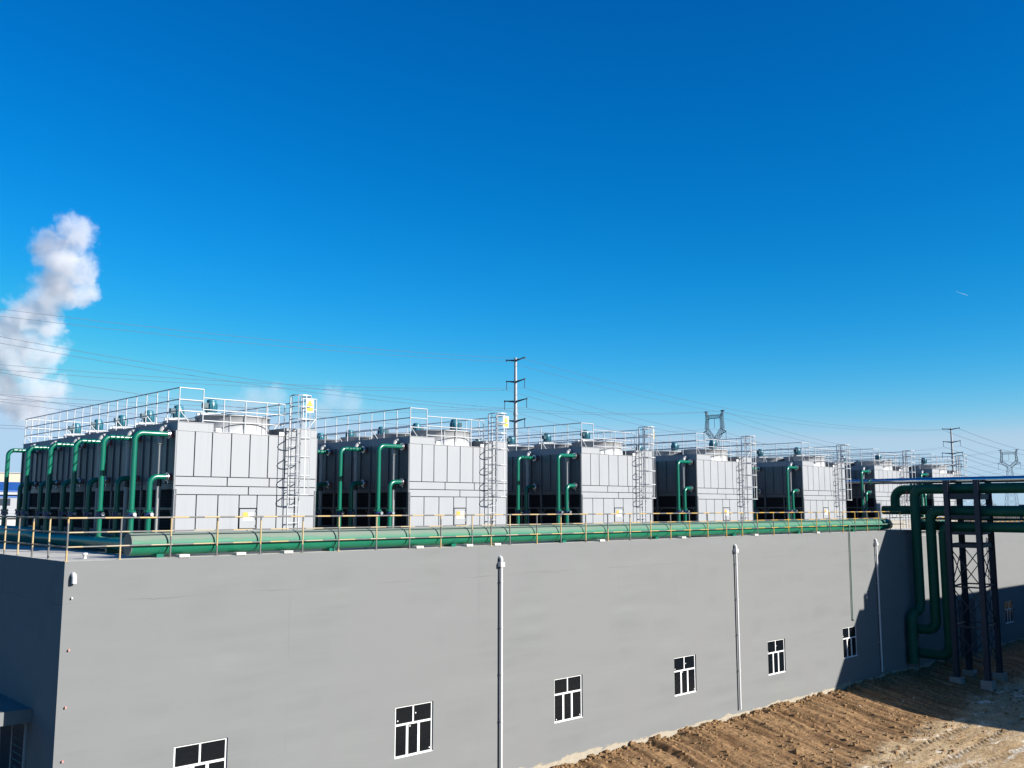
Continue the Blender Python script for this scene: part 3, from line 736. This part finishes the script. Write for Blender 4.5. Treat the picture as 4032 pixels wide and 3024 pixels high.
pipe('clad_pipe', 'mirror-bright metal clad pipe running over the top of the rack', [(52.2, YE, 3.17), (52.2, 18.2, 3.17)], .19, M['silver'], .3, 28)
Xa = 52.2; G = 'dark green rack pipes'
pipe('rack_pipe', 'topmost dark green pipe, turning down first nearest the wall', [(Xa, YE, 2.64), (Xa, -.72, 2.64), (Xa, -.72, -5.05), (Xa-.75, -.42, -5.25), (Xa-.75, -.42, -8.3)], .31, M['greenshade'], .58, group=G)
pipe('rack_pipe', 'middle dark green pipe, turning down then back to the wall halfway', [(Xa, YE, 1.22), (Xa, -1.66, 1.22), (Xa, -1.66, -6.2), (Xa, .2, -6.2)], .31, M['greenshade'], .58, group=G)
pipe('rack_pipe', 'lowest dark green pipe, turning down at the rack and into the wall foot', [(Xa, YE, .27), (Xa, -2.45, .27), (Xa, -2.45, -7.7), (Xa, .2, -7.7)], .31, M['greenshade'], .58, group=G)
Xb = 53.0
pipe('rack_pipe', 'upper rear green pipe dropping in a wide bend onto the roof', [(Xb, YE, 2.62), (Xb, .95, 2.62), (Xb, .95, 1.0)], .30, M['greenshade'], .64, group=G)
pipe('rack_pipe', 'rear green pipe running level just above the roof railing', [(Xb, YE, 1.28), (Xb, 1.80, 1.28)], .29, M['greenshade'], .5, group=G)
pipe('rack_pipe', 'rear lowest green pipe passing behind the rack columns', [(Xb, YE, .27), (Xb, -.35, .27)], .29, M['greenshade'], .5, group=G)
pipe('rack_pipe', 'small pale green pipe lying on the lower rack beam', [(53.7, YE, .72), (53.7, -.6, .72)], .07, M['green'], .3, 12, group=G)
m = W(); m.box(51.86, -.34, 1.75, 51.90, -.31, 2.5); m.box(51.86, -.42, 2.0, 51.885, -.40, 2.5)
tag(m.build('ribbon', M['redribbon']), 'red ribbon hanging from the pipes above the roof edge', 'ribbon')

# workshop up-sun whose eaves throw the big shadow over yard, rack and wall foot
bw = empty('workshop', (80, -27, -10), 'plain grey workshop with an added tall shade block, across the dirt yard from the pipe rack', 'building')
dd = 15.0; bx = 45.48+.38*dd; bz = -4.60+.475*dd
m = W(); m.box(bx, -46, -10.2, 108, -dd, bz-.14); m.build('wall', M['wall'], bw)
m = W(); m.box(bx-.001, -46.001, bz-.138, 108.001, -dd+.001, bz); rf = m.build('roof', M['deck'], bw)
m = W(); m.box(56.35, -30, bz+.001, 58.4, -11, 8.0); m.box(56.35, -15.001, -10.2, 58.4, -11, bz+.001); m.build('shade_block', M['wall'], bw)  # unseen tall block, shaped and added to keep sun off the rack pipes
m = W(); m.box(bx+.80, -dd-.5, bz+.002, bx+1.08, -dd-.2, bz+1.0); m.build('vent_stack', M['galvdull'], rf)

# ------------------------------------------------------------------ power line poles, pylons, wires
def steel_pole(loc, top, arms, label):
    o = empty('steel_pole', (loc[0], loc[1], -10.3), label, 'power pole', 'steel poles of the power line')
    x, y = loc
    m = W(); m.tube([(x, y, -10.3), (x, y, top)], [.95, .42], 16); m.tube([(x, y, top*.62), (x, y, top*.62+.8)], .72, 16); m.build('shaft', M['pole'], o)
    tips = []
    for i, (z, hw) in enumerate(arms):
        m = W()
        for s in (-1, 1):
            m.tube([(x, y, z-.35), (x, y+s*hw, z+.25)], [.36, .15], 8); m.blob((x, y+s*hw, z+.2), .34, i, (1, 1, 1), 8)
        ao = m.build('cross_arm', M['lattice'], o)
        for s in (-1, 1):
            if i: 
                m = W(); m.tube([(x, y+s*hw, z), (x, y+s*hw, z-2.6)], .13, 6); m.build('insulator', M['insul'], ao); tips.append((x, y+s*hw, z-2.6))
            else: tips.append((x, y+s*hw, z-.3))
    return tips
p1 = (197.5, 189.45); p2 = (520.0, 183.6)
t1 = steel_pole(p1, 48.6, [(48.0, 4.15), (41.1, 4.15), (34.8, 5.05), (28.5, 4.15)], 'tall steel power pole with four cross arms behind the second and third towers')
t2 = steel_pole(p2, 43.9, [(43.5, 4.5), (36.5, 4.5), (30.3, 5.4), (24.0, 4.5)], 'more distant steel power pole with cross arms above the farthest tower')
t0 = [(a[0]-322, a[1]+5, a[2]+1.5) for a in t1]
WN = ['earth wire', 'upper conductor', 'middle conductor', 'lower conductor']
def wire(a, b, sag, r, label):
    pts = []
    for k in range(41):
        s = k/40; pts.append((a[0]+(b[0]-a[0])*s, a[1]+(b[1]-a[1])*s, a[2]+(b[2]-a[2])*s-4*sag*s*(1-s)))
    m = W(); m.tube(pts, r, 5); tag(m.build('overhead_wire', M['cable']), label, 'wire', 'overhead wires of the power line')
for i in range(8):
    w = WN[i//2]; side = ('rear', 'front')[i % 2]
    sag = 6.0 if i < 2 else 8.5
    wire(t0[i], t1[i], sag, .045, f'{side} {w} strung from the near steel pole past the steam plume')
    wire(t1[i], t2[i], sag+1.5, .045, f'{side} {w} strung between the two steel poles')
    wire(t2[i], (t2[i][0]+330, t2[i][1]-4, t2[i][2]-3), 9, .09, f'{side} {w} leaving the distant steel pole towards the far pylon')

def pylon(loc, zb, neck, side, beam, peak, hw, label):
    """cat-head lattice tower: splayed legs, ring-shaped window, two horns"""
    x, y = loc; o = empty('lattice_pylon', (x, y, zb), label, 'pylon', 'cat-head lattice pylons')
    th = .125
    def truss(m, p, q, w0, w1, n=6, r=th):
        p = Vector(p); q = Vector(q); 
        prev = None
        for k in range(n+1):
            t = k/n; c = p.lerp(q, t); w = (w0+(w1-w0)*t)/2
            d = (q-p).normalized(); sdir = d.cross(Vector((1, 0, 0))).normalized()
            cs = [c+sdir*w+Vector((w*.8, 0, 0)), c-sdir*w+Vector((w*.8, 0, 0)), c-sdir*w-Vector((w*.8, 0, 0)), c+sdir*w-Vector((w*.8, 0, 0))]
            if prev:
                for i in range(4):
                    m.bar(prev[i], cs[i], r, r); m.bar(prev[i], cs[(i+1) % 4], r*.6, r*.6); m.bar(prev[(i+1) % 4], cs[i], r*.6, r*.6)
            prev = cs
    m = W(); truss(m, (x, y, zb), (x, y, neck), (neck-zb)*.24, 2.6, 9, .14); m.build('leg_frame', M['lattice'], o)
    m = W()
    for s in (-1, 1):
        truss(m, (x, y+s*.6, neck), (x, y+s*hw*.86, side), 1.7, 1.6, 4)
        truss(m, (x, y+s*hw*.86, side), (x, y+s*hw*.78, beam-.6), 1.4, 1.1, 5)
        truss(m, (x, y+s*hw*.78, beam-.4), (x, y+s*hw*.92, peak), 1.2, .5, 3)
        m.bar((x, y+s*hw*.8, side), (x, y+s*hw*1.25, side-1.2), .3, .3); m.bar((x, y+s*hw*.5, side-2.6), (x, y+s*hw*1.25, side-1.2), .26, .26)
        m.bar((x, y+s*hw*.7, peak), (x, y+s*hw*1.12, peak+.1), .5, .3)
    m.build('window_frame', M['lattice'], o)
    m = W(); truss(m, (x, y-hw*.78, beam), (x, y+hw*.78, beam), 1.4, 1.4, 7); m.build('top_beam', M['lattice'], o)
    m = W()
    for s in (-1, 0, 1):
        z = beam-.8 if s == 0 else side-1.3
        m.tube([(x, y+s*hw*1.22, z), (x, y+s*hw*1.22, z-4)], .10, 5)
    m.build('insulator', M['insul'], o)
pylon((332.5, 207.6), -10.3, 29.6, 34.2, 39.6, 42.0, 4.63, 'dark lattice pylon with ring-shaped head behind the fourth cooling tower')
pylon((676.0, 208.8), -10.3, 28.0, 31.5, 37.2, 39.3, 5.74, 'far lattice pylon with ring-shaped head standing over the rack pipes')
PYW = [(-5.7, 28.6), (0, 34.4), (5.7, 28.6), (-4.0, 41.8), (4.0, 41.8)]
for k, (dy, z) in enumerate(PYW):
    nm = ['rear outer phase wire', 'centre phase wire', 'front outer phase wire', 'rear earth wire', 'front earth wire'][k]
    wire((332.5-345, 206.5+dy, z+4), (332.5, 207.6+dy, z), 10, .05, f'{nm} of the pylon line left of the near pylon')
    wire((332.5, 207.6+dy, z), (676, 208.8+dy, z-2), 11, .055, f'{nm} of the pylon line between the two pylons')

# ------------------------------------------------------------------ far buildings and winter trees
bd = empty('factory_hall', (20, 136, -10), 'low factory hall with blue roof sheets seen beyond the shaded pipes', 'building')
m = W(); m.box(4, 137, -10.3, 70, 160, 3.4); m.build('wall', M['paleg'], bd)
m = W(); m.add([(3.5, 136.2, 3.95), (70.5, 136.2, 3.95), (70.5, 150, 5.6), (3.5, 150, 5.6), (3.5, 136.2, 3.75), (70.5, 136.2, 3.75), (70.5, 150, 5.4), (3.5, 150, 5.4)], [(0, 1, 2, 3), (4, 7, 6, 5), (0, 4, 5, 1), (1, 5, 6, 2), (2, 6, 7, 3), (3, 7, 4, 0)]); m.build('roof', M['blue'], bd)
m = W(); m.box(3.6, 136.4, 3.32, 70.2, 136.99, 3.74); m.build('gutter', M['bwhite'], bd)
for k in range(14):
    m = W(); m.box(6+k*4.6, 136.93, 1.6, 9.4+k*4.6, 136.99, 2.7); m.build('window', M['darkwin'], bd)
m = W(); m.box(4, 136.9, 2.85, 70, 136.99, 3.2); m.build('sill_band', M['blue'], bd)
bd = empty('warehouse', (40, 170, -10), 'tall cream clad warehouse rising behind the blue factory roof', 'building')
m = W(); m.box(33.5, 166, -10.3, 95, 200, 7.6); m.build('wall', M['cream'], bd)
m = W(); m.box(33.3, 165.8, 7.602, 95.2, 200.2, 7.8); m.build('roof', M['paleg'], bd)
bd = empty('shed', (20, 92, -10), 'low white corrugated shed with stepped roof in front of the blue hall', 'building')
m = W(); m.box(6, 92, -10.3, 60, 112, .15); m.build('wall', M['bwhite'], bd)
m = W()
for k in range(4): m.box(5.8, 91.6+k*5, .16+k*.28, 60.2, 96.8+k*5, .34+k*.28)
m.build('roof', M['paleg'], bd)
bd = empty('distant_house', (560, 150, -10), 'small dark building on the horizon beside the far pylon', 'building')
m = W(); m.box(545, 140, -10.3, 575, 160, 2.5); m.build('wall', M['lattice'], bd)
m = W(); m.box(555, 145, 2.502, 566, 156, 5.5); m.build('upper_storey', M['lattice'], bd)

def bare_tree(x, y, zb, h, seed, label):
    r = random.Random(seed); o = empty('bare_tree', (x, y, zb), label, 'tree', 'bare winter trees on the horizon')
    tr = W(); tr.tube([(x, y, zb), (x+r.uniform(-.2, .2), y, zb+h*.45), (x, y, zb+h*.8)], [h*.025, h*.018, h*.008], 7); tr.build('trunk', M['bark'], o)
    cr = W()
    def grow(p, d, l, rad, dep):
        q = p+d*l; cr.tube([p, q], [rad, rad*.6], 4, caps=False)
        if dep:
            for _ in range(3): 
                nd = (d+Vector((r.uniform(-.6, .6), r.uniform(-.6, .6), r.uniform(-.1, .55)))).normalized(); grow(q, nd, l*r.uniform(.6, .85), rad*.6, dep-1)
    for k in range(7):
        a = r.uniform(0, 2*PI); grow(Vector((x, y, zb+h*(.28+.07*k))), Vector((math.cos(a)*.6, math.sin(a)*.6, .8)).normalized(), h*.16, h*.009, 3)
    cr.build('crown', M['twigs'], o)
for k, (x, y, h, lb) in enumerate([(330, 101, 15.5, 'bare brown tree at the foot of the far pylon'), (338, 97, 13, 'bare tree closest to the small dark building'), (300, 112, 12.5, 'low bare tree seen through the rack beside its rear column'), (310, 124, 13.5, 'thin bare tree seen between the rack columns'), (322, 106, 12, 'short bare tree between its neighbours under the far pylon')]):
    bare_tree(x, y, -10.3, h, 40+k, lb)
m = W(); rr = random.Random(5)
for k in range(900):
    x = rr.uniform(420, 1500); y = rr.uniform(120, 620); h = rr.uniform(6, 11)
    m.tube([(x, y, -10.3), (x+rr.uniform(-.6, .6), y, -10.3+h)], [.28, .05], 3, caps=False)
    for q in range(4): a = rr.uniform(0, 2*PI); z = -10.3+h*rr.uniform(.4, .9); m.tube([(x, y, z), (x+math.cos(a)*h*.3, y+math.sin(a)*h*.3, z+h*.25)], [.12, .03], 3, caps=False)
tag(m.build('distant_woodland', M['twigs']), 'thin band of bare winter woodland along the far horizon', 'woodland', kind='stuff')

# ------------------------------------------------------------------ camera
CAM = Vector((-9.3219, -27.8546, 1.5268)); yaw, pitch, roll = .756937, .1279475, .000397
cam = bpy.data.cameras.new('camera'); cam.sensor_width = 36; cam.lens = 33.383; cam.clip_end = 20000; cam.clip_start = .1
co = bpy.data.objects.new('camera', cam); COL.objects.link(co); co.location = CAM
co.rotation_mode = 'XYZ'; co.rotation_euler = (PI/2+pitch, -roll, -yaw); scene.camera = co
FW = Vector((.68108501, .72100054, .1275987)); RT_ = Vector((.7269, -.68673, .0004)); UP = Vector((-.0879107, -.0924840, .9918258))
def at_px(px, py, depth):        # where a far thing stands, from its bearing and distance
    return CAM+(FW+RT_*((px-2016)/3738.9)+UP*((1512-py)/3738.9))*depth

# ------------------------------------------------------------------ steam
def steam(name, label, blobs, depth, dens, pad, ncell, rough):
    k = depth/3738.9; cs = [(at_px(a, b, depth+dz*k), r*k) for (a, b, r, dz) in blobs]
    mn = [min(c[i]-r for c, r in cs)-pad for i in range(3)]; mx = [max(c[i]+r for c, r in cs)+pad for i in range(3)]
    m = bpy.data.materials.new(name+'_vapour'); m.use_nodes = True; nt = m.node_tree; nt.nodes.clear(); L = nt.links.new
    out = nt.nodes.new('ShaderNodeOutputMaterial'); vol = nt.nodes.new('ShaderNodeVolumePrincipled'); L(vol.outputs[0], out.inputs['Volume'])
    vol.inputs['Color'].default_value = (.972, .970, .980, 1); vol.inputs['Anisotropy'].default_value = .1
    geo = nt.nodes.new('ShaderNodeNewGeometry')
    nz = nt.nodes.new('ShaderNodeTexNoise'); nz.inputs['Scale'].default_value = ncell; nz.inputs['Detail'].default_value = 5; nz.inputs['Roughness'].default_value = .6; L(geo.outputs['Position'], nz.inputs['Vector'])
    sub = nt.nodes.new('ShaderNodeVectorMath'); sub.operation = 'SUBTRACT'; L(nz.outputs['Color'], sub.inputs[0]); sub.inputs[1].default_value = (.5, .5, .5)
    sc = nt.nodes.new('ShaderNodeVectorMath'); sc.operation = 'SCALE'; sc.inputs['Scale'].default_value = rough; L(sub.outputs[0], sc.inputs[0])
    ad = nt.nodes.new('ShaderNodeVectorMath'); ad.operation = 'ADD'; L(geo.outputs['Position'], ad.inputs[0]); L(sc.outputs[0], ad.inputs[1])
    nw = nt.nodes.new('ShaderNodeTexNoise'); nw.inputs['Scale'].default_value = ncell*3.4; nw.inputs['Detail'].default_value = 4; nw.inputs['Roughness'].default_value = .6; L(ad.outputs[0], nw.inputs['Vector'])
    s2 = nt.nodes.new('ShaderNodeVectorMath'); s2.operation = 'SUBTRACT'; L(nw.outputs['Color'], s2.inputs[0]); s2.inputs[1].default_value = (.5, .5, .5)
    s3 = nt.nodes.new('ShaderNodeVectorMath'); s3.operation = 'SCALE'; s3.inputs['Scale'].default_value = rough*.42; L(s2.outputs[0], s3.inputs[0])
    a2 = nt.nodes.new('ShaderNodeVectorMath'); a2.operation = 'ADD'; L(ad.outputs[0], a2.inputs[0]); L(s3.outputs[0], a2.inputs[1]); ad = a2
    prev = None
    for c, r in cs:
        d = nt.nodes.new('ShaderNodeVectorMath'); d.operation = 'DISTANCE'; L(ad.outputs[0], d.inputs[0]); d.inputs[1].default_value = c
        q = nt.nodes.new('ShaderNodeMath'); q.operation = 'MULTIPLY_ADD'; q.inputs[1].default_value = -1/r; q.inputs[2].default_value = 1; L(d.outputs['Value'], q.inputs[0])
        if prev is None: prev = q.outputs[0]
        else:
            x = nt.nodes.new('ShaderNodeMath'); x.operation = 'SMOOTH_MAX'; x.inputs[2].default_value = .12; L(prev, x.inputs[0]); L(q.outputs[0], x.inputs[1]); prev = x.outputs[0]
    n2 = nt.nodes.new('ShaderNodeTexNoise'); n2.inputs['Scale'].default_value = ncell*2.2; n2.inputs['Detail'].default_value = 6; n2.inputs['Roughness'].default_value = .68; L(geo.outputs['Position'], n2.inputs['Vector'])
    er = nt.nodes.new('ShaderNodeMath'); er.operation = 'MULTIPLY_ADD'; L(n2.outputs['Fac'], er.inputs[0]); er.inputs[1].default_value = 1.25; L(prev, er.inputs[2])
    e2 = nt.nodes.new('ShaderNodeMath'); e2.operation = 'SUBTRACT'; L(er.outputs[0], e2.inputs[0]); e2.inputs[1].default_value = .50; prev = e2.outputs[0]
    mr = nt.nodes.new('ShaderNodeMapRange'); mr.interpolation_type = 'SMOOTHSTEP'; L(prev, mr.inputs['Value']); mr.inputs['From Min'].default_value = .02; mr.inputs['From Max'].default_value = .7; mr.inputs['To Max'].default_value = dens
    L(mr.outputs[0], vol.inputs['Density'])
    m.cycles.volume_step_rate = .28 if hasattr(m.cycles, 'volume_step_rate') else 1
    o = MB().box(*mn, *mx).build(name, m); return tag(o, label, 'steam')
PL = [(289, 926, 74, 0), (195, 960, 62, 20), (245, 1030, 92, 0), (325, 1075, 62, -20), (335, 1150, 50, 0), (225, 1125, 95, 10), (165, 1190, 84, 0), (280, 1172, 48, -15), (105, 1255, 95, 0), (178, 1280, 62, 0), (30, 1320, 90, 10), (150, 1385, 76, 0), (66, 1376, 84, 20), (5, 1420, 74, 0), (112, 1470, 66, 0), (180, 1530, 82, 0), (140, 1590, 78, 10), (48, 1588, 70, 0), (20, 1535, 62, 0), (-60, 1360, 90, 0), (-60, 1480, 80, 0)]
o = steam('steam_plume', 'tall white steam plume leaning up behind the shaded pipes at the corner', PL, 420, .15, 9, .07, 22)
o = steam('steam_plume', 'faint pinkish wisp of steam low above the nearest tower fans', [(1000, 1580, 70, 0), (1080, 1560, 60, 0), (930, 1610, 60, 0)], 430, .04, 3, .12, 6); o['group'] = 'drifting steam'
o = steam('steam_plume', 'faint wisp of steam between the nearest and second towers', [(1310, 1570, 62, 0), (1380, 1590, 60, 0), (1270, 1610, 55, 0)], 430, .04, 3, .12, 6); o['group'] = 'drifting steam'
m = MB(); a = at_px(3762, 1147, 5000); b = at_px(3814, 1165, 5000)
m.tube([a, a.lerp(b, .3), a.lerp(b, .8), b], [.1, .4, .6, .1], 8); tag(m.build('contrail', M['contrail']), 'short thin white vapour trail high in the blue sky', 'contrail')

# ------------------------------------------------------------------ light
sdir = Vector((.38, -1, .475)).normalized(); el = math.asin(sdir.z); az = math.atan2(sdir.x, sdir.y)
sl = bpy.data.lights.new('sun', 'SUN'); sl.energy = 5.0; sl.angle = R(.53); sl.color = (1, .955, .89)
so = bpy.data.objects.new('sun', sl); COL.objects.link(so); so.rotation_euler = sdir.to_track_quat('Z', 'Y').to_euler(); so.location = (0, 0, 60)
w = bpy.data.worlds.new('World'); scene.world = w; w.use_nodes = True; nt = w.node_tree
bg = nt.nodes['Background']; sky = nt.nodes.new('ShaderNodeTexSky'); sky.sky_type = 'NISHITA'; sky.sun_disc = False
sky.sun_elevation = el; sky.sun_rotation = az; sky.air_density = 1.0; sky.dust_density = .25; sky.ozone_density = 4.0; sky.altitude = 300
hs = nt.nodes.new('ShaderNodeHueSaturation'); hs.inputs['Saturation'].default_value = 1.3; hs.inputs['Value'].default_value = 1.0
nt.links.new(sky.outputs[0], hs.inputs['Color'])
sp = nt.nodes.new('ShaderNodeSeparateColor'); cb = nt.nodes.new('ShaderNodeCombineColor'); nt.links.new(hs.outputs[0], sp.inputs[0])
ch = []
for i, (mul, pw, top) in enumerate([(.317, 2.4, 0), (.985, 1.12, 5.35), (1.29, 1, 7.1)]):      # clear, dry winter air: deeper blue, little red
    q = nt.nodes.new('ShaderNodeMath'); q.operation = 'POWER'; q.inputs[1].default_value = pw; nt.links.new(sp.outputs[i], q.inputs[0])
    q2 = nt.nodes.new('ShaderNodeMath'); q2.operation = 'MULTIPLY'; q2.inputs[1].default_value = mul; nt.links.new(q.outputs[0], q2.inputs[0])
    if top:
        q3 = nt.nodes.new('ShaderNodeMath'); q3.operation = 'SMOOTH_MIN'; q3.inputs[1].default_value = top; q3.inputs[2].default_value = 1.6; nt.links.new(q2.outputs[0], q3.inputs[0]); q2 = q3
    ch.append(q2.outputs[0])
g6 = nt.nodes.new('ShaderNodeMath'); g6.operation = 'MULTIPLY'; g6.inputs[1].default_value = .69; nt.links.new(ch[1], g6.inputs[0])
rm = nt.nodes.new('ShaderNodeMath'); rm.operation = 'SMOOTH_MIN'; rm.inputs[2].default_value = .5; nt.links.new(ch[0], rm.inputs[0]); nt.links.new(g6.outputs[0], rm.inputs[1])
rx = nt.nodes.new('ShaderNodeMath'); rx.operation = 'MAXIMUM'; rx.inputs[1].default_value = .004; nt.links.new(rm.outputs[0], rx.inputs[0])
b6 = nt.nodes.new('ShaderNodeMath'); b6.operation = 'MULTIPLY'; b6.inputs[1].default_value = 1.27; nt.links.new(ch[1], b6.inputs[0])
bm = nt.nodes.new('ShaderNodeMath'); bm.operation = 'SMOOTH_MAX'; bm.inputs[2].default_value = .3; nt.links.new(ch[2], bm.inputs[0]); nt.links.new(b6.outputs[0], bm.inputs[1])
for i, c_ in enumerate((rx.outputs[0], ch[1], bm.outputs[0])): nt.links.new(c_, cb.inputs[i])
nt.links.new(cb.outputs[0], bg.inputs['Color']); bg.inputs['Strength'].default_value = .0614
vs = scene.view_settings; vs.view_transform = 'Standard'; vs.look = 'None'; vs.exposure = 1.0; vs.gamma = 1
scene.cycles.volume_bounces = 3; scene.cycles.max_bounces = 8; scene.cycles.use_denoising = True
